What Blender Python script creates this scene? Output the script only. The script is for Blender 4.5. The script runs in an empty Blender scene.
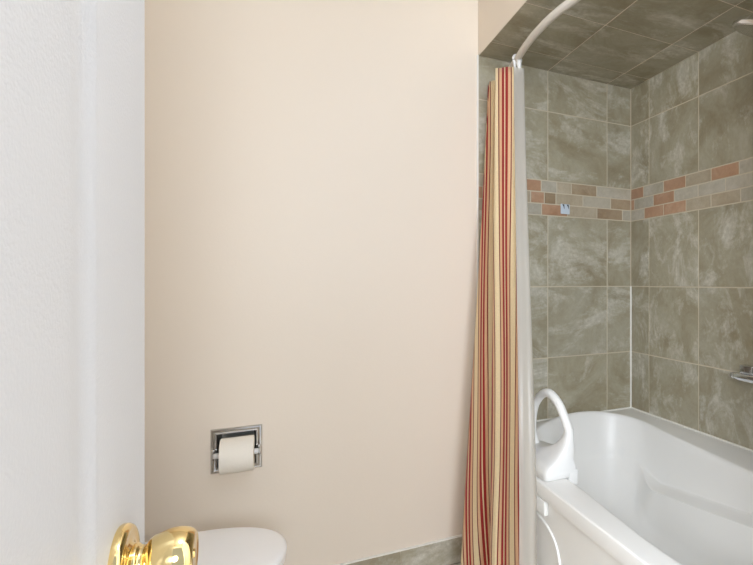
import bpy, bmesh, math, random
from mathutils import Vector, Matrix
random.seed(7)
SC = bpy.context.scene
COL = SC.collection
PI = math.pi

# ------------------------------------------------------------------ measures (metres)
CAM_H = 1.105
YB = 1.953            # back wall
XR = 1.4646           # tiled right wall
XS = 0.7015           # edge of the tub alcove
ZS = 2.023            # soffit
ZC = 2.42             # ceiling
XL = -0.66            # left wall
YF = -0.14            # wall with the doorway
YT = 0.43             # alcove end wall
ZR = 0.512            # tub rim

# ------------------------------------------------------------------ materials
def lin(c):
    return tuple((v / 12.92 if v <= 0.04045 else ((v + 0.055) / 1.055) ** 2.4) for v in c)

def srgb(r, g, b):
    return lin((r / 255, g / 255, b / 255)) + (1,)

def new_mat(name):
    m = bpy.data.materials.new(name)
    m.use_nodes = True
    nt = m.node_tree
    b = nt.nodes['Principled BSDF']
    return m, nt, b

def N(nt, t, **kw):
    n = nt.nodes.new(t)
    for k, v in kw.items():
        if k in n.inputs.keys():
            n.inputs[k].default_value = v
        else:
            setattr(n, k, v)
    return n

def L(nt, a, b):
    nt.links.new(a, b)

def bump(nt, b, scale, strength, dist=0.002, detail=3):
    tc = N(nt, 'ShaderNodeTexCoord')
    no = N(nt, 'ShaderNodeTexNoise', Scale=scale, Detail=detail)
    L(nt, tc.outputs['Object'], no.inputs['Vector'])
    bp = N(nt, 'ShaderNodeBump', Strength=strength, Distance=dist)
    L(nt, no.outputs['Fac'], bp.inputs['Height'])
    L(nt, bp.outputs['Normal'], b.inputs['Normal'])

def plain(name, col, rough=0.5, metal=0.0, bscale=None, bstr=0.1, coat=0.0, vary=0.0, bdist=0.002):
    m, nt, b = new_mat(name)
    b.inputs['Base Color'].default_value = col
    b.inputs['Roughness'].default_value = rough
    b.inputs['Metallic'].default_value = metal
    b.inputs['Coat Weight'].default_value = coat
    if vary:
        tc = N(nt, 'ShaderNodeTexCoord')
        no = N(nt, 'ShaderNodeTexNoise', Scale=5.0, Detail=4.0)
        L(nt, tc.outputs['Object'], no.inputs['Vector'])
        mx = N(nt, 'ShaderNodeMix', data_type='RGBA')
        mx.inputs[6].default_value = tuple(c * (1 - vary) for c in col[:3]) + (1,)
        mx.inputs[7].default_value = tuple(min(1, c * (1 + vary)) for c in col[:3]) + (1,)
        L(nt, no.outputs['Fac'], mx.inputs[0])
        L(nt, mx.outputs[2], b.inputs['Base Color'])
    if bscale:
        bump(nt, b, bscale, bstr, bdist)
    return m

def stone(name, dark, mid, light, vein, rough=0.32, vein_amt=0.75):
    """glazed stone-look tile: cloudy ground, drifting pale veins, each tile its own piece"""
    m, nt, b = new_mat(name)
    tc = N(nt, 'ShaderNodeTexCoord')
    geo = N(nt, 'ShaderNodeNewGeometry')
    off = N(nt, 'ShaderNodeVectorMath', operation='MULTIPLY')
    off.inputs[1].default_value = (37.0, 53.0, 71.0)
    comb = N(nt, 'ShaderNodeCombineXYZ')
    for i in range(3):
        L(nt, geo.outputs['Random Per Island'], comb.inputs[i])
    L(nt, comb.outputs[0], off.inputs[0])
    add = N(nt, 'ShaderNodeVectorMath', operation='ADD')
    L(nt, tc.outputs['Object'], add.inputs[0])
    L(nt, off.outputs[0], add.inputs[1])
    n1 = N(nt, 'ShaderNodeTexNoise', Scale=4.2, Detail=9.0, Roughness=0.64, Distortion=1.1)
    L(nt, add.outputs[0], n1.inputs['Vector'])
    r1 = N(nt, 'ShaderNodeValToRGB')
    e = r1.color_ramp.elements
    e[0].position, e[0].color = 0.34, dark
    e[1].position, e[1].color = 0.68, light
    k = e.new(0.5); k.color = mid
    L(nt, n1.outputs['Fac'], r1.inputs[0])
    # slanted veins
    mp = N(nt, 'ShaderNodeMapping')
    mp.inputs['Rotation'].default_value = (0.7, 0.62, 0.5)
    mp.inputs['Scale'].default_value = (1.8, 4.6, 3.2)
    L(nt, add.outputs[0], mp.inputs['Vector'])
    n2 = N(nt, 'ShaderNodeTexNoise', Scale=2.0, Detail=9.0, Roughness=0.68, Distortion=0.55)
    L(nt, mp.outputs[0], n2.inputs['Vector'])
    r2 = N(nt, 'ShaderNodeValToRGB')
    e = r2.color_ramp.elements
    e[0].position, e[0].color = 0.50, (0, 0, 0, 1)
    e[1].position, e[1].color = 0.66, (1, 1, 1, 1)
    L(nt, n2.outputs['Fac'], r2.inputs[0])
    n3 = N(nt, 'ShaderNodeTexNoise', Scale=60.0, Detail=4.0, Roughness=0.75)
    L(nt, add.outputs[0], n3.inputs['Vector'])
    mul = N(nt, 'ShaderNodeMath', operation='MULTIPLY')
    L(nt, r2.outputs[0], mul.inputs[0]); L(nt, n3.outputs['Fac'], mul.inputs[1])
    sc = N(nt, 'ShaderNodeMath', operation='MULTIPLY'); sc.inputs[1].default_value = vein_amt * 1.7
    sc.use_clamp = True
    L(nt, mul.outputs[0], sc.inputs[0])
    mx = N(nt, 'ShaderNodeMix', data_type='RGBA')
    L(nt, sc.outputs[0], mx.inputs[0]); L(nt, r1.outputs[0], mx.inputs[6]); mx.inputs[7].default_value = vein
    # speckle and per-tile tone
    hsv = N(nt, 'ShaderNodeHueSaturation')
    mr = N(nt, 'ShaderNodeMapRange')
    mr.inputs['To Min'].default_value = 0.93; mr.inputs['To Max'].default_value = 1.06
    L(nt, geo.outputs['Random Per Island'], mr.inputs['Value'])
    sp = N(nt, 'ShaderNodeMapRange')
    sp.inputs['From Min'].default_value = 0.3; sp.inputs['From Max'].default_value = 0.7
    sp.inputs['To Min'].default_value = 0.92; sp.inputs['To Max'].default_value = 1.08
    L(nt, n3.outputs['Fac'], sp.inputs['Value'])
    mm = N(nt, 'ShaderNodeMath', operation='MULTIPLY')
    L(nt, mr.outputs[0], mm.inputs[0]); L(nt, sp.outputs[0], mm.inputs[1])
    L(nt, mm.outputs[0], hsv.inputs['Value'])
    L(nt, mx.outputs[2], hsv.inputs['Color'])
    L(nt, hsv.outputs[0], b.inputs['Base Color'])
    b.inputs['Roughness'].default_value = rough
    bp = N(nt, 'ShaderNodeBump', Strength=0.12, Distance=0.001)
    L(nt, n1.outputs['Fac'], bp.inputs['Height'])
    L(nt, bp.outputs['Normal'], b.inputs['Normal'])
    return m

M = {}
M['paint'] = plain('beige_wall_paint', srgb(231, 219, 203), 0.46, bscale=140, bstr=0.10)
M['ceil'] = plain('ceiling_paint', srgb(246, 244, 240), 0.7, bscale=90, bstr=0.1)
M['door'] = plain('door_paint', srgb(201, 202, 205), 0.38, bscale=330, bstr=0.22)
M['trim'] = plain('trim_paint', srgb(240, 238, 232), 0.4, bscale=60, bstr=0.05)
M['tile'] = stone('stone_tile', srgb(146, 136, 111), srgb(161, 154, 132), srgb(174, 169, 151), srgb(204, 201, 189), vein_amt=.9)
M['floor_tile'] = stone('floor_stone', srgb(198, 188, 170), srgb(212, 204, 188), srgb(222, 216, 202), srgb(232, 228, 218))
M['terra'] = stone('terracotta_brick', srgb(164, 126, 98), srgb(178, 141, 113), srgb(188, 155, 128), srgb(196, 172, 148), vein_amt=.4)
M['brown'] = stone('tan_brick', srgb(146, 124, 98), srgb(158, 138, 112), srgb(168, 150, 124), srgb(184, 170, 146), vein_amt=.4)
M['grey'] = stone('grey_brick', srgb(168, 160, 142), srgb(177, 170, 154), srgb(185, 179, 166), srgb(198, 194, 183), vein_amt=.4)
M['beige'] = stone('beige_brick', srgb(164, 150, 127), srgb(174, 161, 139), srgb(182, 171, 151), srgb(196, 187, 169), vein_amt=.4)
M['grout'] = plain('grout', srgb(200, 190, 168), 0.85, bscale=200, bstr=0.3)
M['acrylic'] = plain('tub_acrylic', srgb(238, 237, 234), 0.36, coat=0.0, bscale=6, bstr=0.01)
M['china'] = plain('toilet_china', srgb(232, 233, 234), 0.12, coat=0.4, bscale=6, bstr=0.01)
M['lid'] = plain('lid_plastic', srgb(247, 247, 247), 0.3, bscale=60, bstr=0.01)
M['plastic'] = plain('white_plastic', srgb(232, 231, 228), 0.32, bscale=80, bstr=0.02)
M['caulk'] = plain('white_caulk', srgb(236, 234, 226), 0.45, bscale=120, bstr=0.2)
M['chrome'] = plain('chrome', (0.72, 0.73, 0.75, 1), 0.10, 1.0, bscale=12, bstr=0.01)
M['worn'] = plain('worn_chrome', (0.55, 0.54, 0.52, 1), 0.24, 1.0, bscale=55, bstr=0.25)
M['dark'] = plain('dark_rubber', srgb(70, 70, 72), 0.6, bscale=50, bstr=0.1)
M['brass'] = plain('polished_brass', (0.90, 0.69, 0.33, 1), 0.09, 1.0, bscale=10, bstr=0.01)
M['paper'] = plain('tissue_paper', srgb(240, 234, 222), 0.95, bscale=160, bstr=0.35)
M['card'] = plain('cardboard', srgb(176, 150, 116), 0.9, bscale=90, bstr=0.2)
M['white_enamel'] = plain('rod_enamel', srgb(214, 208, 198), 0.3, bscale=30, bstr=0.02)
M['mirror'] = plain('pale_blue_plate', srgb(206, 218, 230), 0.25, 0.1, bscale=20, bstr=0.02)

def curtain_mat():
    m, nt, b = new_mat('striped_cotton')
    uv = N(nt, 'ShaderNodeUVMap'); uv.uv_map = 'UVMap'
    sx = N(nt, 'ShaderNodeSeparateXYZ')
    L(nt, uv.outputs[0], sx.inputs[0])
    md = N(nt, 'ShaderNodeMath', operation='FRACT')
    L(nt, sx.outputs[0], md.inputs[0])
    r = N(nt, 'ShaderNodeValToRGB')
    r.color_ramp.interpolation = 'CONSTANT'
    cream = srgb(236, 214, 172); tan = srgb(226, 184, 144)
    red = srgb(166, 44, 40); dred = srgb(126, 36, 30)
    stops = [(0.0, cream), (0.245, dred), (0.300, tan), (0.435, red), (0.568, cream), (0.627, red),
             (0.76, tan), (0.895, dred), (0.950, cream)]
    e = r.color_ramp.elements
    e[0].position, e[0].color = stops[0]
    e[1].position, e[1].color = stops[1]
    for p, c in stops[2:]:
        k = e.new(p); k.color = c
    L(nt, md.outputs[0], r.inputs[0])
    tc = N(nt, 'ShaderNodeTexCoord')
    no = N(nt, 'ShaderNodeTexNoise', Scale=260.0, Detail=2.0)
    L(nt, tc.outputs['Object'], no.inputs['Vector'])
    mr = N(nt, 'ShaderNodeMapRange'); mr.inputs['To Min'].default_value = .85; mr.inputs['To Max'].default_value = 1.12
    L(nt, no.outputs['Fac'], mr.inputs['Value'])
    hs = N(nt, 'ShaderNodeHueSaturation')
    L(nt, mr.outputs[0], hs.inputs['Value']); L(nt, r.outputs[0], hs.inputs['Color'])
    L(nt, hs.outputs[0], b.inputs['Base Color'])
    b.inputs['Roughness'].default_value = 0.9
    b.inputs['Sheen Weight'].default_value = 0.15
    bp = N(nt, 'ShaderNodeBump', Strength=0.25, Distance=0.001)
    L(nt, no.outputs['Fac'], bp.inputs['Height']); L(nt, bp.outputs['Normal'], b.inputs['Normal'])
    # thin cotton lets a little light through
    tr = N(nt, 'ShaderNodeBsdfTranslucent')
    L(nt, hs.outputs[0], tr.inputs['Color'])
    mx = N(nt, 'ShaderNodeMixShader'); mx.inputs[0].default_value = 0.18
    out = nt.nodes['Material Output']
    L(nt, b.outputs[0], mx.inputs[1]); L(nt, tr.outputs[0], mx.inputs[2]); L(nt, mx.outputs[0], out.inputs[0])
    return m

def liner_mat():
    m, nt, b = new_mat('clear_vinyl')
    b.inputs['Base Color'].default_value = srgb(226, 222, 213)
    b.inputs['Roughness'].default_value = 0.25
    tr = N(nt, 'ShaderNodeBsdfTranslucent'); tr.inputs['Color'].default_value = srgb(225, 222, 216)
    tp = N(nt, 'ShaderNodeBsdfTransparent'); tp.inputs['Color'].default_value = srgb(240, 240, 238)
    m1 = N(nt, 'ShaderNodeMixShader'); m1.inputs[0].default_value = 0.4
    L(nt, b.outputs[0], m1.inputs[1]); L(nt, tr.outputs[0], m1.inputs[2])
    m2 = N(nt, 'ShaderNodeMixShader'); m2.inputs[0].default_value = 0.32
    L(nt, m1.outputs[0], m2.inputs[1]); L(nt, tp.outputs[0], m2.inputs[2])
    L(nt, m2.outputs[0], nt.nodes['Material Output'].inputs[0])
    bump(nt, b, 30, 0.05)
    return m

M['curtain'] = curtain_mat()
M['liner'] = liner_mat()

# ------------------------------------------------------------------ object helpers
def obj(name, bm, mats, parent=None, smooth=True, angle=40, recalc=True):
    if recalc:
        bmesh.ops.recalc_face_normals(bm, faces=bm.faces[:])
    me = bpy.data.meshes.new(name)
    bm.to_mesh(me); bm.free()
    if not isinstance(mats, (list, tuple)):
        mats = [mats]
    for m in mats:
        me.materials.append(m)
    o = bpy.data.objects.new(name, me)
    COL.objects.link(o)
    if smooth:
        me.polygons.foreach_set('use_smooth', [True] * len(me.polygons))
        me.set_sharp_from_angle(angle=math.radians(angle))
    if parent is not None:
        o.parent = parent
        o.matrix_parent_inverse = Matrix.Translation(-parent.location)
    return o

def thing(name, label, cat, loc=(0, 0, 0), group=None):
    o = bpy.data.objects.new(name, None)
    COL.objects.link(o)
    o.location = loc
    o.empty_display_size = 0.05
    return tag(o, label, cat, group)

def tag(o, label, cat, group=None):
    o['label'] = label; o['category'] = cat
    if group:
        o['group'] = group
    return o

def struct(o, label=None):
    o['kind'] = 'structure'
    if label:
        o['label'] = label
    return o

def add_box(bm, x0, x1, y0, y1, z0, z1, mi=0, bevel=0.0, seg=2):
    r = bmesh.ops.create_cube(bm, size=1)
    vs = r['verts']
    bmesh.ops.scale(bm, vec=(x1 - x0, y1 - y0, z1 - z0), verts=vs)
    bmesh.ops.translate(bm, vec=((x0 + x1) / 2, (y0 + y1) / 2, (z0 + z1) / 2), verts=vs)
    fs = {f for v in vs for f in v.link_faces}
    for f in fs:
        f.material_index = mi
    if bevel:
        es = {e for v in vs for e in v.link_edges}
        rb = bmesh.ops.bevel(bm, geom=list(es), offset=bevel, segments=seg, affect='EDGES', profile=0.5)
        for f in rb['faces']:
            f.material_index = mi

def box(x0, x1, y0, y1, z0, z1, bevel=0.0, seg=2):
    bm = bmesh.new()
    add_box(bm, x0, x1, y0, y1, z0, z1, 0, bevel, seg)
    return bm

def loft(bm, rings, closed=True, cap0=False, cap1=False, mi=0):
    vr = [[bm.verts.new(p) for p in r] for r in rings]
    n = len(vr[0])
    for a, b in zip(vr, vr[1:]):
        for i in range(n if closed else n - 1):
            j = (i + 1) % n
            f = bm.faces.new((a[i], a[j], b[j], b[i])); f.material_index = mi
    if cap0:
        f = bm.faces.new(list(reversed(vr[0]))); f.material_index = mi
    if cap1:
        f = bm.faces.new(vr[-1]); f.material_index = mi
    return vr

def lathe(bm, prof, origin, axis, n=48, mi=0, cap0=True, cap1=True):
    """prof = [(distance along axis, radius)]"""
    a = Vector(axis).normalized()
    u = a.orthogonal().normalized(); v = a.cross(u)
    o = Vector(origin)
    rings = []
    for d, r in prof:
        rings.append([o + a * d + (u * math.cos(2 * PI * i / n) + v * math.sin(2 * PI * i / n)) * max(r, 1e-4) for i in range(n)])
    loft(bm, rings, True, cap0, cap1, mi)

def catmull(pts, per=8, closed=False):
    P = [Vector(p) for p in pts]
    n = len(P); out = []
    rng = n if closed else n - 1
    for i in range(rng):
        if closed:
            p0, p1, p2, p3 = P[(i - 1) % n], P[i], P[(i + 1) % n], P[(i + 2) % n]
        else:
            p1, p2 = P[i], P[i + 1]
            p0 = P[i - 1] if i else p1 * 2 - p2
            p3 = P[i + 2] if i + 2 < n else p2 * 2 - p1
        for k in range(per):
            t = k / per
            out.append(0.5 * ((2 * p1) + (p2 - p0) * t + (2 * p0 - 5 * p1 + 4 * p2 - p3) * t * t + (3 * p1 - p0 - 3 * p2 + p3) * t ** 3))
    if not closed:
        out.append(P[-1].copy())
    return out

def tube(bm, path, rad, n=20, mi=0, caps=True):
    path = [Vector(p) for p in path]
    if not isinstance(rad, (list, tuple)):
        rad = [rad] * len(path)
    up = None; rings = []
    for i, p in enumerate(path):
        t = (path[min(i + 1, len(path) - 1)] - path[max(i - 1, 0)]).normalized()
        if up is None:
            up = t.orthogonal().normalized()
        up = (up - t * up.dot(t)).normalized()
        s = t.cross(up)
        rings.append([p + (up * math.cos(2 * PI * k / n) + s * math.sin(2 * PI * k / n)) * rad[i] for k in range(n)])
    loft(bm, rings, True, caps, caps, mi)

def smooth01(t):
    t = max(0.0, min(1.0, t))
    return t * t * (3 - 2 * t)

# ------------------------------------------------------------------ tiled surfaces
def tile_surface(bm, origin, ud, vd, nd, rects, thick=0.004, gap=0.0046, cham=0.0006):
    """rects = [(u0, u1, v0, v1, material index)]; grooves of width gap are left around each tile"""
    o, ud, vd, nd = Vector(origin), Vector(ud), Vector(vd), Vector(nd)
    for u0, u1, v0, v1, mi in rects:
        g = gap / 2
        a0, a1, b0, b1 = u0 + g, u1 - g, v0 + g, v1 - g
        if a1 - a0 < 0.006 or b1 - b0 < 0.006:
            continue
        q = [(a0, b0), (a1, b0), (a1, b1), (a0, b1)]
        qi = [(a0 + cham, b0 + cham), (a1 - cham, b0 + cham), (a1 - cham, b1 - cham), (a0 + cham, b1 - cham)]
        r0 = [o + ud * u + vd * v for u, v in q]
        r1 = [o + ud * u + vd * v + nd * (thick - .0004) for u, v in q]
        r2 = [o + ud * u + vd * v + nd * thick for u, v in qi]
        loft(bm, [r0, r1, r2], True, False, True, mi)

TILE_MATS = [M['grout'], M['tile'], M['terra'], M['brown'], M['grey'], M['beige']]
T = 0.3082
ROWS = [(1.8446, ZS), (1.545, 1.8446), (1.087, 1.395), (0.779, 1.087), (0.470, 0.779)]
BAND = [(1.495, 1.545), (1.445, 1.495), (1.395, 1.445)]

# back wall of the alcove
rects = []
XL_B = [XS, 0.709, 1.0173, 1.3255, XR - 0.004]
for v0, v1 in ROWS:
    for u0, u1 in zip([XS] + XL_B[2:-1], XL_B[2:]):
        rects.append((u0, u1, v0, v1, 1))
b1 = [(XS, .76, 5), (.76, .875, 3), (.875, .985, 2), (.985, 1.062, 4), (1.062, 1.135, 5), (1.135, 1.268, 3), (1.268, XR - .004, 4)]
b2 = [(XS, .72, 2), (.72, .82, 4), (.82, .935, 5), (.935, 1.0, 2), (1.0, 1.057, 3), (1.057, 1.195, 5), (1.195, 1.345, 4), (1.345, XR - .004, 3)]
b3 = [(XS, .74, 5), (.74, .86, 4), (.86, .987, 4), (.987, 1.115, 2), (1.115, 1.27, 5), (1.27, 1.412, 3), (1.412, XR - .004, 4)]
for (v0, v1), row in zip(BAND, (b1, b2, b3)):
    for u0, u1, mi in row:
        rects.append((u0, u1, v0, v1, mi))
bm = bmesh.new()
add_box(bm, XS, XR + 0.1, YB - 0.0021, YB + 0.1, 0.0, ZC, 0)
tile_surface(bm, (0, YB + 0.0005, 0), (1, 0, 0), (0, 0, 1), (0, -1, 0), rects)
struct(obj('wall_back_alcove', bm, TILE_MATS, smooth=False, recalc=False))

# right wall of the alcove
rects = []
YL_R = [YB - 0.004, 1.8159, 1.5077, 1.1995, 0.8913, 0.5831, YT]
for v0, v1 in ROWS:
    for u1, u0 in zip(YL_R, YL_R[1:]):
        rects.append((u0, u1, v0, v1, 1))
def rowR(cuts, mats, v0, v1):
    for (u1, u0), mi in zip(zip(cuts, cuts[1:]), mats):
        rects.append((u0, u1, v0, v1, mi))
rowR([YB - .004, 1.857, 1.718, 1.581, 1.441, 1.305, 1.165, 1.02, .88, .74, .6, YT], [2, 4, 2, 5, 2, 4, 5, 2, 4, 5, 4], *BAND[0])
rowR([YB - .004, 1.925, 1.786, 1.650, 1.510, 1.369, 1.228, 1.09, .95, .81, .67, YT], [2, 4, 2, 4, 4, 4, 2, 5, 4, 2, 4], *BAND[1])
rowR([YB - .004, 1.85, 1.718, 1.579, 1.441, 1.298, 1.16, 1.02, .88, .74, .6, YT], [4, 2, 2, 5, 5, 4, 2, 4, 5, 2, 4], *BAND[2])
bm = bmesh.new()
add_box(bm, XR - 0.0021, XR + 0.1, YT - 0.1, YB + 0.1, 0.0, ZC, 0)
tile_surface(bm, (XR + 0.0005, 0, 0), (0, 1, 0), (0, 0, 1), (-1, 0, 0), rects)
struct(obj('wall_right_alcove', bm, TILE_MATS, smooth=False, recalc=False))

# end wall of the alcove, behind the frame's right edge
rects = []
XE = [XS + 0.0, 0.709, 1.0173, 1.3255, XR - 0.004]
for v0, v1 in ROWS + BAND:
    for u0, u1 in zip([XS] + XE[2:-1], XE[2:]):
        rects.append((u0, u1, v0, v1, 1))
bm = bmesh.new()
add_box(bm, XS, XR + 0.1, YF, YT + 0.0021, 0.0, ZC, 6)
tile_surface(bm, (0, YT - 0.0005, 0), (1, 0, 0), (0, 0, 1), (0, 1, 0), rects)
struct(obj('wall_front_alcove', bm, TILE_MATS + [M['paint']], smooth=False, recalc=False))

# dropped soffit over the tub with its tiled underside
rects = []
for u0, u1 in zip([XS] + XL_B[2:-1], XL_B[2:]):
    for v1, v0 in zip(YL_R, YL_R[1:]):
        rects.append((u0, u1, v0, v1, 1))
bm = bmesh.new()
add_box(bm, XS, XR, YT, YB, ZS - 0.0021, ZC, 6)
tile_surface(bm, (0, 0, ZS + 0.0005), (1, 0, 0), (0, 1, 0), (0, 0, -1), rects)
struct(obj('ceiling_soffit', bm, TILE_MATS + [M['paint']], smooth=False, recalc=False))

# white bead of caulk in the lower tiled corner and along the tub
bm = bmesh.new()
tube(bm, [(XR - 0.005, YB - 0.005, ZR), (XR - 0.005, YB - 0.005, 1.087)], 0.0042, 10)
tube(bm, [(XS + 0.01, YB - 0.0045, ZR + .001), (XR - 0.005, YB - 0.0045, ZR + .001)], 0.004, 10)
tube(bm, [(XR - 0.0045, YB - 0.0045, ZR + .001), (XR - 0.0045, YT + 0.005, ZR + .001)], 0.004, 10)
struct(obj('trim_1', bm, M['caulk']))
# thin painted edge where the beige wall meets the tiles
bm = box(XS - 0.007, XS, YB - 0.006, YB + 0.002, 0.0, ZS, 0.002)
struct(obj('trim_2', bm, M['trim']))

# ------------------------------------------------------------------ painted shell
HX0, HX1, HZ0, HZ1 = -0.190, -0.066, 0.500, 0.624        # recess of the paper holder
bm = bmesh.new()
add_box(bm, XL - 0.1, HX0, YB, YB + 0.1, 0, ZC)
add_box(bm, HX1, XS, YB, YB + 0.1, 0, ZC)
add_box(bm, HX0, HX1, YB, YB + 0.1, 0, HZ0)
add_box(bm, HX0, HX1, YB, YB + 0.1, HZ1, ZC)
struct(obj('wall_back', bm, M['paint'], smooth=False))
struct(obj('wall_left', box(XL - 0.1, XL, YF - 0.1, YB, 0, ZC), M['paint'], smooth=False))
DX0, DX1, DZ = -0.140, 0.680, 2.05                        # doorway
bm = bmesh.new()
add_box(bm, XL - 0.1, DX0, YF - 0.1, YF, 0, ZC)
add_box(bm, DX1, XS, YF - 0.1, YF, 0, ZC)
add_box(bm, DX0, DX1, YF - 0.1, YF, DZ, ZC)
struct(obj('wall_front', bm, M['paint'], smooth=False))
struct(obj('ceiling', box(XL - 0.1, XS, YF - 0.1, YB + 0.1, ZC, ZC + 0.08), M['ceil'], smooth=False))
# floor: pale stone tiles on a grout bed
bm = bmesh.new()
add_box(bm, XL - 0.1, XR + 0.1, YF - 1.2, YB + 0.1, -0.08, -0.004, 0)
rects = []
xs = [XL + i * 0.33 for i in range(5)] + [XS + .3]
ys = [YB - 0.012 - i * 0.33 for i in range(10)]
for u0, u1 in zip(xs, xs[1:]):
    for v1, v0 in zip(ys, ys[1:]):
        rects.append((u0, u1, v0, v1, 1))
tile_surface(bm, (0, 0, -0.004), (1, 0, 0), (0, 1, 0), (0, 0, 1), rects)
struct(obj('floor', bm, [M['grout'], M['floor_tile']], smooth=False, recalc=False))
# tiled baseboard with a pale caulk line on top
bm = bmesh.new()
cuts = [XL] + [XL + 0.13 + i * 0.3082 for i in range(5)]
cuts = [c for c in cuts if c < XS - .03] + [XS - 0.008]
for u0, u1 in zip(cuts, cuts[1:]):
    add_box(bm, u0 + .0012, u1 - .0012, YB - 0.010, YB, 0.0, 0.100, 1, 0.0015, 1)
add_box(bm, XL, XS - 0.008, YB - 0.006, YB, 0.0, 0.1005, 0)
add_box(bm, XL, XS - 0.008, YB - 0.009, YB, 0.0995, 0.1045, 2)
struct(obj('baseboard_back', bm, [M['grout'], M['tile'], M['caulk']], smooth=False))
# doorway lining
bm = bmesh.new()
add_box(bm, DX0 - 0.0, DX0 + 0.018, YF - 0.1, YF, 0, DZ, 0, .002)
add_box(bm, DX1 - 0.018, DX1, YF - 0.1, YF, 0, DZ, 0, .002)
add_box(bm, DX0, DX1, YF - 0.1, YF, DZ - 0.018, DZ, 0, .002)
struct(obj('trim_3', bm, M['trim'], smooth=False))

# ------------------------------------------------------------------ open door with its brass knob
DF = -0.1183                                              # room-side face of the door leaf
Y0, Y1, Z0, Z1 = -0.13, 0.629, 0.012, 2.035
def rect_loop(y0, y1, z0, z1, x):
    return [Vector((x, y0, z0)), Vector((x, y1, z0)), Vector((x, y1, z1)), Vector((x, y0, z1))]
bm = bmesh.new()
PY1 = 0.483; PY0 = 0.02; PZ0, PZ1 = 0.22, 1.90
rings = [rect_loop(Y0 + .001, Y1 - .001, Z0 + .001, Z1 - .001, DF - 0.035), rect_loop(Y0, Y1, Z0, Z1, DF - 0.034),
         rect_loop(Y0, Y1, Z0, Z1, DF - 0.0012), rect_loop(Y0 + .0012, Y1 - .0012, Z0 + .0012, Z1 - .0012, DF)]
for ins, dx in ((0.0, 0.0), (0.0025, -0.0006), (0.007, -0.0021), (0.013, -0.0036), (0.019, -0.0042), (0.026, -0.0040),
                (0.036, -0.0025), (0.046, -0.0010), (0.053, -0.0007)):
    rings.append(rect_loop(PY0 + ins, PY1 - ins, PZ0 + ins, PZ1 - ins, DF + dx))
loft(bm, rings, True, True, True)
door = struct(obj('door_1', bm, M['door'], smooth=True, angle=22))
door['label'] = 'open white panelled door with a brass knob'
KY, KZ = 0.536, 0.870
bm = bmesh.new()
lathe(bm, [(0.0, 0.0335), (0.002, 0.0345), (0.005, 0.0342), (0.0075, 0.0325), (0.0085, 0.0305), (0.0078, 0.0285),
           (0.0075, 0.023), (0.0085, 0.0185), (0.011, 0.0165)], (DF, KY, KZ), (1, 0, 0), 64)
ros = obj('rosette', bm, M['brass'], door, angle=60)
bm = bmesh.new()
lathe(bm, [(0.009, 0.0160), (0.0105, 0.0172), (0.0125, 0.0174), (0.0138, 0.0164), (0.0146, 0.0152), (0.0180, 0.0148), (0.0190, 0.0160), (0.0205, 0.0185), (0.0235, 0.0210),
           (0.0285, 0.0223), (0.0325, 0.0237), (0.037, 0.0243), (0.0415, 0.0241), (0.0455, 0.0232), (0.0490, 0.0215),
           (0.0515, 0.0195), (0.0526, 0.0178), (0.0524, 0.0164), (0.0518, 0.0145), (0.0516, 0.006), (0.0516, 0.0005)],
      (DF, KY, KZ), (1, 0, 0), 64)
knob = obj('door_knob', bm, M['brass'], door, angle=60)
knob['label'] = 'polished brass knob'
bm = bmesh.new()
lathe(bm, [(0.0512, 0.0042), (0.0522, 0.004), (0.0526, 0.003)], (DF, KY, KZ), (1, 0, 0), 24)
obj('lock_button', bm, M['brass'], knob, angle=60)

# ------------------------------------------------------------------ recessed paper holder and roll
hold = thing('toilet_paper_holder', 'recessed chrome toilet paper holder set in the beige wall', 'toilet paper holder', (-0.128, YB, 0.562))
FX0, FX1, FZ0, FZ1 = -0.2000, -0.0565, 0.491, 0.633
bm = bmesh.new()
def sq(x0, x1, z0, z1, y):
    return [Vector((x0, y, z0)), Vector((x1, y, z0)), Vector((x1, y, z1)), Vector((x0, y, z1))]
rings = []
for ins, dy in ((0, 0.0), (0.0, -0.003), (0.003, -0.0065), (0.007, -0.0072), (0.010, -0.005), (0.0125, -0.0045), (0.0165, -0.0062), (0.0175, -0.002), (0.018, 0.004)):
    rings.append(sq(FX0 + ins, FX1 - ins, FZ0 + ins, FZ1 - ins, YB + dy))
loft(bm, rings, True, False, False)
obj('frame', bm, M['worn'], hold, angle=25)
bm = bmesh.new()
rings = [sq(FX0 + 0.018, FX1 - 0.018, FZ0 + .018, FZ1 - .018, YB + .003), sq(FX0 + .0185, FX1 - .0185, FZ0 + .020, FZ1 - .020, YB + .03),
         sq(FX0 + .026, FX1 - .026, FZ0 + .032, FZ1 - .032, YB + .060)]
loft(bm, rings, True, False, True)
obj('recess', bm, M['worn'], hold, angle=60)
RY, RZ, RR = YB - 0.022, 0.552, 0.0555
for sx in (-1, 1):
    xc = -0.1283 + sx * 0.0645
    bm = bmesh.new()
    # flared post reaching out from the frame
    rings = []
    for t, w, h in ((0.0, .0075, .020), (.3, .006, .016), (.7, .0045, .010), (1.0, .004, .0075)):
        y = YB - 0.004 - t * 0.026
        rings.append([Vector((xc + w * math.cos(a) * .7, y, RZ + h * math.sin(a))) for a in [2 * PI * k / 20 for k in range(20)]])
    loft(bm, rings, True, True, True)
    obj('post', bm, M['worn'], hold, angle=50)
bm = bmesh.new()
lathe(bm, [(-0.0625, .003), (-0.0625, .0065), (-0.0600, .0085), (-0.048, .0095), (-0.047, .0085), (0.047, .0085), (0.048, .0095), (0.0600, .0085), (0.0625, .0065), (0.0625, .003)],
      (-0.1283, RY, RZ), (1, 0, 0), 28)
obj('roller', bm, M['plastic'], hold, angle=50)

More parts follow.
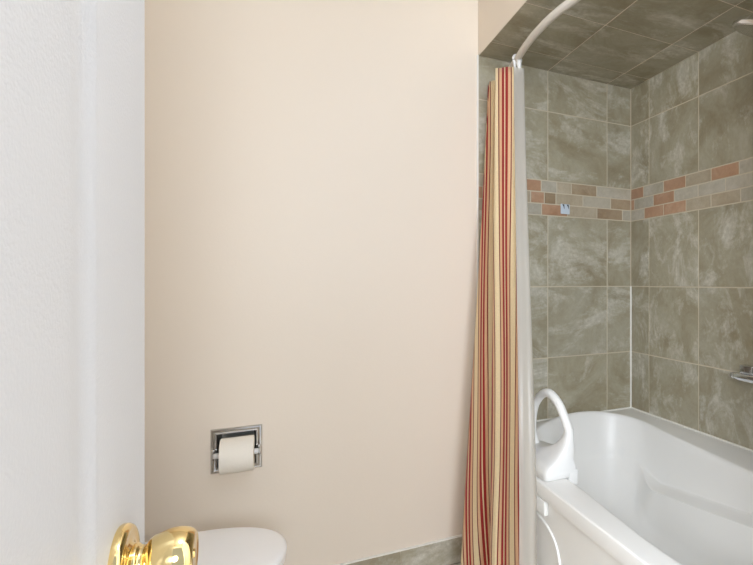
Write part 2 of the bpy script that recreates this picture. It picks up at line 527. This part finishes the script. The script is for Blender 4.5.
roll = thing('toilet_paper_roll', 'white toilet paper roll on the recessed chrome holder', 'toilet paper', (-0.1265, RY, RZ))
RXA, RXB = -0.1715, -0.0785
RYR = RY - .006; RZR = RZ - .0015
bm = bmesh.new()
lathe(bm, [(0.0, .0205), (0.0, RR - .002), (.0015, RR), (RXB - RXA - .0015, RR), (RXB - RXA, RR - .002), (RXB - RXA, .0205), (RXB - RXA - .001, .0195), (.001, .0195), (0.0, .0205)],
      (RXA, RYR, RZR), (1, 0, 0), 64, cap0=False, cap1=False)
obj('paper', bm, M['paper'], roll, angle=50)
bm = bmesh.new()
lathe(bm, [(-.0003, .0195), (-.0003, .0187), (RXB - RXA + .0003, .0187), (RXB - RXA + .0003, .0195)], (RXA, RYR, RZR), (1, 0, 0), 40, cap0=False, cap1=False)
obj('core', bm, M['card'], roll, angle=50)
bm = bmesh.new()                                            # loose end of the paper lying on the roll's front
path = [(math.cos(a) * (RR + .0006 + (.001 if a > PI * 1.22 else 0)), math.sin(a) * (RR + .0006)) for a in [PI * (0.55 + 0.75 * k / 24) for k in range(25)]]
rings = [[Vector((x, RYR + y, RZR + z)) for (y, z) in path] for x in (RXA + .0005, RXB - .0005)]
loft(bm, rings, False)
obj('loose_sheet', bm, M['paper'], roll)

# ------------------------------------------------------------------ toilet (projects from the left wall)
toi = thing('toilet', 'white toilet with closed lid below the paper holder', 'toilet', (-0.25, 1.49, 0.0))
TY = 1.488
def dshape(xb, xf, half, z, n=56, dome=0.0, sq_=2.35):
    """elongated outline: blunt at the back (xb), round at the front (xf)"""
    pts = []
    cx = xf - half * 1.28
    for k in range(n):
        a = 2 * PI * k / n
        c, s = math.cos(a), math.sin(a)
        if c >= 0:
            x = cx + (xf - cx) * abs(c) ** (2 / 2.15) * (1)
            y = half * math.copysign(abs(s) ** (2 / 2.15), s)
        else:
            x = cx - (cx - xb) * abs(c) ** (2 / 3.2)
            y = half * (1 - 0.12 * abs(c) ** 2) * math.copysign(abs(s) ** (2 / 3.2), s)
        pts.append(Vector((x, TY + y, z)))
    return pts
def shrink(r, k, z, cx=-0.2):
    return [Vector((cx + (p.x - cx) * k, TY + (p.y - TY) * k, z)) for p in r]
base = dshape(-0.43, 0.012, 0.186, 0.0)
bm = bmesh.new()
rr = [shrink(base, .58, 0.0, -.24), shrink(base, .60, 0.012, -.24), shrink(base, .55, 0.06, -.24), shrink(base, .52, 0.14, -.25), shrink(base, .60, .20, -.24),
      shrink(base, .76, .27, -.22), shrink(base, .89, .325, -.21), shrink(base, .945, .36, -.2), shrink(base, .955, .372, -.2), shrink(base, .94, .378, -.2),
      shrink(base, .78, .378, -.2), shrink(base, .72, .365, -.2), shrink(base, .62, .30, -.18), shrink(base, .4, .22, -.18)]
loft(bm, rr, True, True, True)
obj('bowl', bm, M['china'], toi, angle=50)
bm = bmesh.new()
rr = [shrink(base, .70, .380), shrink(base, .955, .380), shrink(base, .985, .383), shrink(base, .99, .388), shrink(base, .985, .394), shrink(base, .96, .3965), shrink(base, .70, .3965)]
loft(bm, rr, True, False, False)
obj('seat', bm, M['lid'], toi, angle=50)
bm = bmesh.new()
rr = [shrink(base, .9, .3985), shrink(base, .985, .3985), shrink(base, 1.0, .401), shrink(base, 1.004, .406), shrink(base, 1.0, .4115), shrink(base, .985, .4155),
      shrink(base, .955, .418), shrink(base, .9, .4195), shrink(base, .7, .4215), shrink(base, .35, .423), shrink(base, .05, .4232)]
loft(bm, rr, True, True, True)
obj('lid', bm, M['lid'], toi, angle=50)
for sy in (-1, 1):
    obj('hinge', box(-0.452, -0.415, TY + sy * .075 - .018, TY + sy * .075 + .018, 0.378, 0.412, .006, 3), M['plastic'], toi)
bm = bmesh.new()
add_box(bm, -0.455, -0.25, TY - .11, TY + .11, .02, .375, 0, .03, 4)
obj('pedestal_back', bm, M['china'], toi)
obj('tank', box(-0.640, -0.458, TY - .215, TY + .215, .372, .735, .022, 4), M['china'], toi)
obj('tank_lid', box(-0.652, -0.450, TY - .225, TY + .225, .737, .770, .010, 3), M['china'], toi)
bm = bmesh.new()
lathe(bm, [(0, .012), (.006, .012), (.010, .009)], (-0.458, TY - .15, .68), (1, 0, 0), 24)
tube(bm, [(-0.450, TY - .15, .68), (-0.446, TY - .12, .677), (-0.445, TY - .075, .668)], [.006, .005, .006], 12)
obj('flush_lever', bm, M['chrome'], toi)

toi.scale = (1, 1, 1.03)

# ------------------------------------------------------------------ bathtub
tub = thing('bathtub', 'white acrylic bathtub along the tiled alcove walls', 'bathtub', (1.07, 1.2, 0.0))
edge = catmull([(.757, 1.40, 0), (.766, 1.56, .002), (.806, 1.69, .008), (.868, 1.775, .015), (.95, 1.84, .022), (1.05, 1.885, .028), (1.15, 1.90, .029),
                (1.25, 1.885, .022), (1.325, 1.83, .010), (1.360, 1.73, .003), (1.345, 1.56, 0), (1.325, 1.36, 0), (1.305, 1.15, 0), (1.29, .92, 0),
                (1.265, .70, 0), (1.20, .575, 0), (1.07, .525, 0), (.92, .545, 0), (.81, .62, 0), (.748, .76, 0), (.738, .92, 0), (.748, 1.10, 0), (.757, 1.26, 0)], 10, True)
NE = len(edge)
TX0, TX1, TY0, TY1 = 0.677, XR - 0.0045, YT + 0.0045, YB - 0.0045
cen = Vector((1.05, 1.20, 0))
def on_rect(p, x0, x1, y0, y1):
    d = Vector((p.x - cen.x, p.y - cen.y))
    t = 1e9
    if d.x > 1e-6: t = min(t, (x1 - cen.x) / d.x)
    if d.x < -1e-6: t = min(t, (x0 - cen.x) / d.x)
    if d.y > 1e-6: t = min(t, (y1 - cen.y) / d.y)
    if d.y < -1e-6: t = min(t, (y0 - cen.y) / d.y)
    return Vector((cen.x + d.x * t, cen.y + d.y * t, 0))
outer = [on_rect(p, TX0, TX1, TY0, TY1) for p in edge]
# snap the nearest samples onto the four corners so that the rectangle stays square
for cxy in ((TX0, TY0), (TX0, TY1), (TX1, TY0), (TX1, TY1)):
    i = min(range(NE), key=lambda k: (outer[k].x - cxy[0]) ** 2 + (outer[k].y - cxy[1]) ** 2)
    outer[i] = Vector((cxy[0], cxy[1], 0))
def inset_rect(d):
    return [Vector((min(max(p.x, TX0 + d), TX1 - d), min(max(p.y, TY0 + d), TY1 - d), 0)) for p in outer]
rings = []
def at_z(r, z):
    return [Vector((p.x, p.y, z)) for p in r]
rings.append(at_z(inset_rect(.016), 0.0))
rings.append(at_z(inset_rect(.016), 0.40))
rings.append(at_z(inset_rect(.0145), 0.462))
rings.append(at_z(inset_rect(.006), 0.4655))
rings.append(at_z(inset_rect(.001), 0.468))
rings.append(at_z(inset_rect(0.0), 0.473))
rings.append(at_z(inset_rect(0.0), ZR - .010))
rings.append(at_z(inset_rect(0.0015), ZR - .004))
rings.append(at_z(inset_rect(0.005), ZR - .0008))
rings.append(at_z(inset_rect(0.010), ZR))
# deck rises gently to the head-rest lip
ins = inset_rect(.010)
for t in (.4, .75, .92):
    rings.append([Vector((a.x + (e.x - a.x) * t, a.y + (e.y - a.y) * t, ZR + e.z * smooth01(t))) for a, e in zip(ins, edge)])
nrm = []
for i in range(NE):
    d = edge[(i + 1) % NE] - edge[i - 1]
    nrm.append(Vector((-d.y, d.x, 0)).normalized())
if (edge[0] + nrm[0] * .1 - cen).length > (edge[0] - cen).length:
    nrm = [-v for v in nrm]
DEPTH = [(0.0, 0.0), (.004, .0010), (.0075, .0035), (.011, .009), (.014, .020), (.020, .05), (.027, .085), (.033, .115), (.038, .135), (.0405, .144), (.0415, .148),
         (.042, .151), (.0425, .154), (.043, .157), (.0435, .160), (.044, .163), (.045, .167), (.047, .175), (.051, .190), (.057, .215), (.066, .25), (.080, .295), (.098, .335), (.125, .364),
         (.165, .382), (.22, .392)]
for ins_, dz in DEPTH:
    r = []
    for e, n in zip(edge, nrm):
        k = 1.0
        far = smooth01((e.y - 1.45) / .40)                    # sloping back-rest at the far end
        k += 1.5 * far * smooth01(dz / .38)
        sp = Vector((1.03, min(max(e.y, .82), 1.50), 0))
        dv = sp - Vector((e.x, e.y, 0))
        p = Vector((e.x, e.y, 0)) + dv * min(ins_ * k / dv.length, .80)
        # arm-rest shelf pressed into the right-hand side
        if e.x > 1.05 and e.y > .6:
            d0 = dz
            arm = smooth01((e.y - .75) / .3) * smooth01((1.76 - e.y) / .26) * smooth01((e.x - 1.1) / .2)
            zs = min(.215, max(.095, .108 + .164 * (e.y - 1.06)))   # shelf dips towards the far end
            ze = .150 + (zs - .150) * arm
            if d0 < .150: dzl = d0 * ze / .150
            elif d0 < .165: dzl = ze + (d0 - .150)
            else: dzl = ze + .015 + (d0 - .165) * (.392 - ze - .015) / (.392 - .165)
            p.x -= .055 * arm * smooth01((d0 - .149) / .015) * (1 - .6 * smooth01((d0 - .2) / .16))
        else:
            dzl = dz
        p.z = ZR + e.z * (1 - smooth01(dzl / .2)) - dzl
        r.append(p)
    rings.append(r)
last = rings[-1]
c2 = sum(last, Vector()) / len(last)
for k in (.6, .25, .03):
    rings.append([c2 + (p - c2) * k + Vector((0, 0, -.004 * (1 - k))) for p in last])
bm = bmesh.new()
loft(bm, rings, True, False, True)
obj('tub_shell', bm, M['acrylic'], tub, angle=32)
# raised arch moulded on the apron
bm = bmesh.new()
arch = catmull([(TX0 + .0150, 1.45, .405), (TX0 + .0150, 1.36, .392), (TX0 + .0150, 1.315, .380), (TX0 + .0150, 1.278, .358), (TX0 + .0150, 1.258, .325), (TX0 + .0150, 1.25, .28), (TX0 + .0150, 1.25, .08)], 6)
tube(bm, arch, .0045, 10)
obj('apron_moulding', bm, M['acrylic'], tub)
bm = bmesh.new()
lathe(bm, [(0, .03), (.003, .029), (.004, .022), (.002, .02)], (c2.x, .86, .118), (0, 0, 1), 32)
obj('drain', bm, M['chrome'], tub)

# ------------------------------------------------------------------ clamp-on grab bar
gb = thing('bathtub_grab_bar', 'white plastic grab bar clamped on the bathtub rim', 'grab bar', (0.72, 1.42, ZR))
bm = bmesh.new()
# body: saddle that narrows upwards into the near leg of the loop
GX = 0.726
def body_ring(z, y0, y1, x0, x1, n=32, p=5.0):
    r = []
    cy, cx_ = (y0 + y1) / 2, (x0 + x1) / 2
    for k in range(n):
        a = 2 * PI * k / n
        c, s = math.cos(a), math.sin(a)
        r.append(Vector((cx_ + (x1 - x0) / 2 * math.copysign(abs(c) ** (2 / p), c), cy + (y1 - y0) / 2 * math.copysign(abs(s) ** (2 / p), s), z)))
    return r
BZ = ZR + .001
rings = [body_ring(BZ + .0, 1.338, 1.586, .690, .799, p=12), body_ring(BZ + .003, 1.334, 1.590, .687, .8015, p=12),
         body_ring(BZ + .018, 1.333, 1.592, .687, .8020, p=12), body_ring(BZ + .030, 1.333, 1.591, .690, .8015, p=10), body_ring(BZ + .040, 1.334, 1.587, .696, .8010, p=8),
         body_ring(BZ + .046, 1.335, 1.570, .704, .8005, p=6), body_ring(BZ + .051, 1.336, 1.530, .713, .8000, p=5), body_ring(BZ + .059, 1.337, 1.480, .725, .7995, p=4.5),
         body_ring(BZ + .070, 1.338, 1.440, .738, .7990, p=4), body_ring(BZ + .084, 1.339, 1.412, .750, .7980, p=3.4), body_ring(BZ + .102, 1.341, 1.392, .760, .7970, p=2.8),
         body_ring(BZ + .122, 1.342, 1.378, .7655, .7960, p=2.3), body_ring(BZ + .142, 1.3425, 1.3705, .767, .7945, p=2)]
loft(bm, rings, True, True, True)
obj('saddle', bm, M['plastic'], gb, angle=60)
bm = bmesh.new()
pth = catmull([(.781, 1.3565, BZ + .128), (.7795, 1.3580, .655), (.773, 1.379, .696), (.769, 1.402, .724), (.765, 1.436, .7435),
               (.762, 1.470, .746), (.760, 1.508, .729), (.757, 1.545, .69), (.755, 1.562, .63), (.755, 1.556, .545)], 8)
rad = []
for i, p in enumerate(pth):
    near = p.y < 1.44
    rad.append(0.0138 + (0 if near else .012 * (1 - smooth01((p.z - .545) / .06))))
tube(bm, pth, rad, 24)
obj('loop_handle', bm, M['plastic'], gb, angle=60)
# inner jaw and outer pad that grip the rim
obj('inner_jaw', box(.768, .8013, 1.3335, 1.590, ZR - .024, ZR + .024, .004, 4), M['plastic'], gb)
bm = bmesh.new()
add_box(bm, .6695, .6765, 1.43, 1.57, .440, ZR + .018, 0, .002, 2)
add_box(bm, .6700, .700, 1.43, 1.57, ZR + .003, ZR + .020, 0, .002, 2)
obj('outer_arm', bm, M['plastic'], gb)
bm = bmesh.new()
add_box(bm, .678, .6915, 1.322, 1.56, .420, .4635, 0, .003, 3)
obj('outer_pad', bm, M['plastic'], gb)

# ------------------------------------------------------------------ shower rod, hook, curtain, liner
ZROD = 1.945
rodp = catmull([(.812, 1.950, ZROD), (.800, 1.86, ZROD), (.781, 1.74, ZROD), (.766, 1.64, ZROD), (.757, 1.545, ZROD), (.754, 1.45, ZROD), (.758, 1.37, ZROD), (.768, 1.29, ZROD),
                (.780, 1.15, ZROD), (.788, .95, ZROD), (.795, .70, ZROD), (.80, YT, ZROD)], 10)
rod = thing('shower_rod', 'curved pale metal shower curtain rod under the tiled soffit', 'curtain rod', (.79, 1.2, ZROD))
bm = bmesh.new(); tube(bm, rodp, .0125, 24)
obj('rod_tube', bm, M['white_enamel'], rod)
for y, a in ((YB - .0035, (0, -1, 0)), (YT + .0035, (0, 1, 0))):
    bm = bmesh.new()
    x = .812 if y > 1 else .80
    lathe(bm, [(0, .03), (.004, .03), (.010, .022), (.022, .017), (.026, .014)], (x, y, ZROD), a, 32)
    obj('flange', bm, M['white_enamel'], rod)

def rod_at(y):
    return min(rodp, key=lambda p: abs(p.y - y))
def make_hook(y):
    p = rod_at(y)
    bm = bmesh.new()
    R = .0165
    pts = [(p.x + math.sin(a) * R, p.y, p.z + math.cos(a) * R) for a in [(-0.55 + 1.95 * k / 20) * PI for k in range(21)]]
    tube(bm, pts, .0042, 10)
    tube(bm, catmull([(p.x - .012, p.y, p.z - .008), (p.x - .010, p.y, p.z - .025), (p.x - .006, p.y, p.z - .045), (p.x - .001, p.y, p.z - .060), (p.x + .004, p.y, p.z - .062)], 5), .0048, 10)
    o = obj('curtain_hook', bm, M['plastic'])
    return o
bm = None
hk = make_hook(1.755)
tag(hk, 'white plastic hook hanging the striped curtain from the rod', 'curtain hook')
# broad clip of the nearest hook
p = rod_at(1.755)
bm = bmesh.new()
tube(bm, [(p.x - .002, p.y - .018, p.z + .013), (p.x - .001, p.y - .019, p.z - .005), (p.x + .001, p.y - .017, p.z - .03), (p.x + .004, p.y - .014, p.z - .05)], [.0075, .0095, .0090, .006], 14)
obj('clip', bm, M['plastic'], hk)

ZTOP = 1.905
def u_of(z):
    return smooth01((z - .47) / (ZTOP - .47)) * .45 + .55 * max(0, min(1, (z - .47) / (ZTOP - .47)))

# turning points of the folds, far to near: (x, y) at the top and at the hem
TOPK = [(.738, 1.936), (.776, 1.925), (.732, 1.905), (.772, 1.850), (.706, 1.775), (.758, 1.730), (.772, 1.760)]
BOTK = [(.634, 1.915), (.658, 1.880), (.556, 1.740), (.652, 1.640), (.583, 1.525), (.6555, 1.425), (.6560, 1.500)]
NH = len(TOPK) - 1
PER = 22
def key(k, z):
    lin_u = max(0, min(1, z / ZTOP))
    u = lin_u if k % 2 == 0 and k < NH else u_of(z)
    (xt, yt), (xb, yb) = TOPK[k], BOTK[k]
    return xb + (xt - xb) * u, yb + (yt - yb) * u
def curtain_pt(s, z):
    k = min(int(s), NH - 1); f = s - k
    x0, y0 = key(k, z); x1, y1 = key(k + 1, z)
    w = 0.5 - 0.5 * math.cos(PI * f)
    wx = .35 * w + .65 * f if k < NH - 1 else w
    wx = 0.5 - 0.5 * math.cos(PI * f) if k in (0,) else wx
    x = x0 + (x1 - x0) * (.6 * w + .4 * f)
    y = y0 + (y1 - y0) * f
    low = 1 - max(0, min(1, z / ZTOP))
    # soft secondary ripples across each face, drifting with height
    env = math.sin(PI * f)
    y -= env * (.006 + .010 * low) * math.sin(2 * PI * f * 1.5 + k * 1.7 + z * .9)
    x += env * .003 * math.sin(6 * z + k * 2.3) * low
    y += .004 * math.sin(2.3 * z + k + f) * low
    if z < .50:
        x = min(x, .659)
    return Vector((x, y, z))
NS = NH * PER
zs = [0.035 + (ZTOP - 0.035) * i / 70 for i in range(71)]
STRIPE = 0.078
MID = (NH - 2) * PER + PER // 2
bm = bmesh.new()
uvl = bm.loops.layers.uv.new('UVMap')
pts = [[curtain_pt(i / PER, z) for i in range(NS + 1)] for z in zs]
cums = []
for row in pts:
    c = [0.0]
    for a, b_ in zip(row, row[1:]):
        c.append(c[-1] + (b_ - a).length)
    cums.append([v - c[MID] for v in c])
grid = [[bm.verts.new(p) for p in row] for row in pts]
for j in range(len(zs) - 1):
    for i in range(NS):
        f = bm.faces.new((grid[j][i], grid[j][i + 1], grid[j + 1][i + 1], grid[j + 1][i]))
        for lp, (ii, jj) in zip(f.loops, ((i, j), (i + 1, j), (i + 1, j + 1), (i, j + 1))):
            lp[uvl].uv = (cums[jj][ii] / STRIPE + 10.60, zs[jj])
cur = obj('shower_curtain', bm, M['curtain'], recalc=False, angle=180)
so = cur.modifiers.new('thickness', 'SOLIDIFY'); so.thickness = .0012; so.offset = 0
tag(cur, 'red and cream striped fabric shower curtain bunched at the rod end', 'shower curtain')

# clear vinyl liner between the curtain and the tub
def liner_pt(s, z):
    u = u_of(z)
    yfar, ynear = 1.93, 1.712 * u + 1.325 * (1 - u)
    xr = .802 * u + .6640 * (1 - u)
    xh = .757 * u + .606 * (1 - u)
    if s < .8:
        t = s / .8
        y = yfar + (ynear + .02 - yfar) * t
        x = xr - .003 + .0028 * math.sin(t * 30) 
    else:
        t = (s - .8) / .2
        a = t * PI * .5
        y = ynear + .02 - .02 * math.sin(a * 1.25) + .012 * smooth01((t - .6) / .4)
        x = xr - (xr - xh) * (1 - math.cos(a))
    y += .0035 * math.sin(s * 46 + 1.2 * z) * smooth01((s - .72) / .1)
    return Vector((x, y, z))
zl = [0.06 + (1.90 - 0.06) * i / 60 for i in range(61)]
bm = bmesh.new()
g = [[bm.verts.new(liner_pt(i / 80, z)) for i in range(81)] for z in zl]
for j in range(60):
    for i in range(80):
        bm.faces.new((g[j][i], g[j][i + 1], g[j + 1][i + 1], g[j + 1][i]))
lin_o = obj('shower_liner', bm, M['liner'], recalc=False, angle=180)
tag(lin_o, 'translucent white vinyl shower liner beside the striped curtain', 'shower liner')

# ------------------------------------------------------------------ fittings on the tiles
hp = thing('adhesive_hook', 'small square pale blue stick-on hook on the mosaic band', 'wall hook', (1.102, YB, 1.428))
bm = box(1.079, 1.124, YB - .0085, YB - .0036, 1.406, 1.450, .002, 2)
obj('plate', bm, M['mirror'], hp)
bm = bmesh.new()
for x in (1.086, 1.108):
    prof = [(x, 1.4475), (x + .009, 1.4475), (x + .0095, 1.428), (x + .006, 1.438)]
    rings = [[Vector((a, y, b)) for a, b in prof] for y in (YB - .0105, YB - .0083)]
    loft(bm, rings, True, True, True)
obj('prongs', bm, M['dark'], hp, smooth=False)

# chrome bar valve on the right wall
sv = thing('shower_valve', 'chrome bar valve on the right tiled wall above the tub', 'tap', (XR, 1.2, .78))
VX, VZ = XR - .052, .777
bm = bmesh.new()
lathe(bm, [(0, .006), (0, .0095), (.002, .0115), (.010, .0125), (.012, .0115), (.014, .0125), (.040, .0165), (.24, .0165), (.27, .0125), (.272, .006)], (VX, 1.292, VZ), (0, -1, 0), 32)
obj('bar', bm, M['chrome'], sv)
obj('end_cap', (lambda b: (lathe(b, [(-.003, .004), (-.003, .0085), (0.001, .009)], (VX, 1.292, VZ), (0, -1, 0), 24), b)[1])(bmesh.new()), M['dark'], sv)
for y in (1.215, 1.09):
    bm = bmesh.new()
    lathe(bm, [(0, .028), (.004, .028), (.008, .022), (.012, .012), (.05, .0115)], (XR - .0035, y, VZ), (-1, 0, 0), 28)
    obj('wall_union', bm, M['chrome'], sv)
bm = box(VX - .013, VX + .016, 1.195, 1.250, VZ + .014, VZ + .043, .004, 3)
obj('diverter', bm, M['chrome'], sv)

# round shower head on an arm from the end wall
sh = thing('overhead_shower', 'round chrome shower head below the tiled soffit', 'shower head', (1.08, .85, 1.745))
HC = Vector((1.085, .865, 1.731)); ax = Vector((.05, -.45, 1)).normalized()
bm = bmesh.new()
lathe(bm, [(-.004, .098), (0.0, .1005), (.004, .1005), (.006, .098), (.016, .090), (.026, .072), (.034, .045), (.040, .022), (.050, .018), (.050, .012)], HC, ax, 56)
obj('head', bm, M['chrome'], sh)
bm = bmesh.new()
lathe(bm, [(-.006, .002), (-.006, .094), (-.003, .0965)], HC, ax, 56)
obj('spray_plate', bm, M['worn'], sh)
bm = bmesh.new()
tp = HC + ax * .045
tube(bm, catmull([tp, (tp.x, tp.y - .012, tp.z + .03), (tp.x, .76, 1.83), (tp.x, .62, 1.85), (tp.x, YT + .004, 1.86)], 8), .0105, 18)
obj('arm', bm, M['chrome'], sh)
bm = bmesh.new()
lathe(bm, [(0, .03), (.004, .029), (.010, .015)], (tp.x, YT + .0035, 1.86), (0, 1, 0), 28)
obj('flange', bm, M['chrome'], sh)

# ------------------------------------------------------------------ light
def lamp(name, kind, loc, energy, color, size=None, rot=None):
    d = bpy.data.lights.new(name, kind)
    d.energy = energy; d.color = color
    if kind == 'POINT':
        d.shadow_soft_size = size
    elif kind == 'AREA':
        d.shape = 'DISK'; d.size = size
    o = bpy.data.objects.new(name, d)
    o.location = loc
    if rot: o.rotation_euler = rot
    COL.objects.link(o)
    return o
lamp('ceiling_lamp', 'POINT', (.40, .32, 2.20), 9.8, (.84, 1.0, 1.25), .12)
hall = lamp('alcove_fill_light', 'AREA', (-.58, -1.05, 1.62), 88, (.95, 1.0, 1.06), .8)  # unseen fill added beyond the doorway to brighten the tub alcove
hall.rotation_euler = (Vector((1.46, 1.35, 1.15)) - hall.location).to_track_quat('-Z', 'Y').to_euler()
low = lamp('lower_wall_fill_light', 'AREA', (.24, -2.0, 1.62), 49, (.92, 1.0, 1.10), .9)  # second added fill behind the camera, lifts the lower back wall
low.rotation_euler = (Vector((.05, 1.95, .75)) - low.location).to_track_quat('-Z', 'Y').to_euler()
w = bpy.data.worlds.new('ambient_fill')  # even ambient fill added through the open doorway
SC.world = w
w.use_nodes = True
bg = w.node_tree.nodes['Background']
bg.inputs[0].default_value = (.88, 1.0, 1.18, 1)
bg.inputs[1].default_value = 0.6

# ------------------------------------------------------------------ camera
cam = bpy.data.cameras.new('camera')
co = bpy.data.objects.new('camera', cam)
COL.objects.link(co)
cam.sensor_fit = 'HORIZONTAL'; cam.sensor_width = 36
cam.lens = 508.23 / 753 * 36
cam.shift_x = -(552.6 - 376.5) / 753
cam.clip_start = .01
co.location = (0, 0, CAM_H)
co.rotation_euler = (PI / 2, 0, -math.radians(28.085))
SC.camera = co
SC.cycles.diffuse_bounces = 8
SC.cycles.max_bounces = 14
vs = SC.view_settings
vs.view_transform = 'Standard'; vs.look = 'None'; vs.gamma = 1.0; vs.exposure = 0.0
vs.use_curve_mapping = False
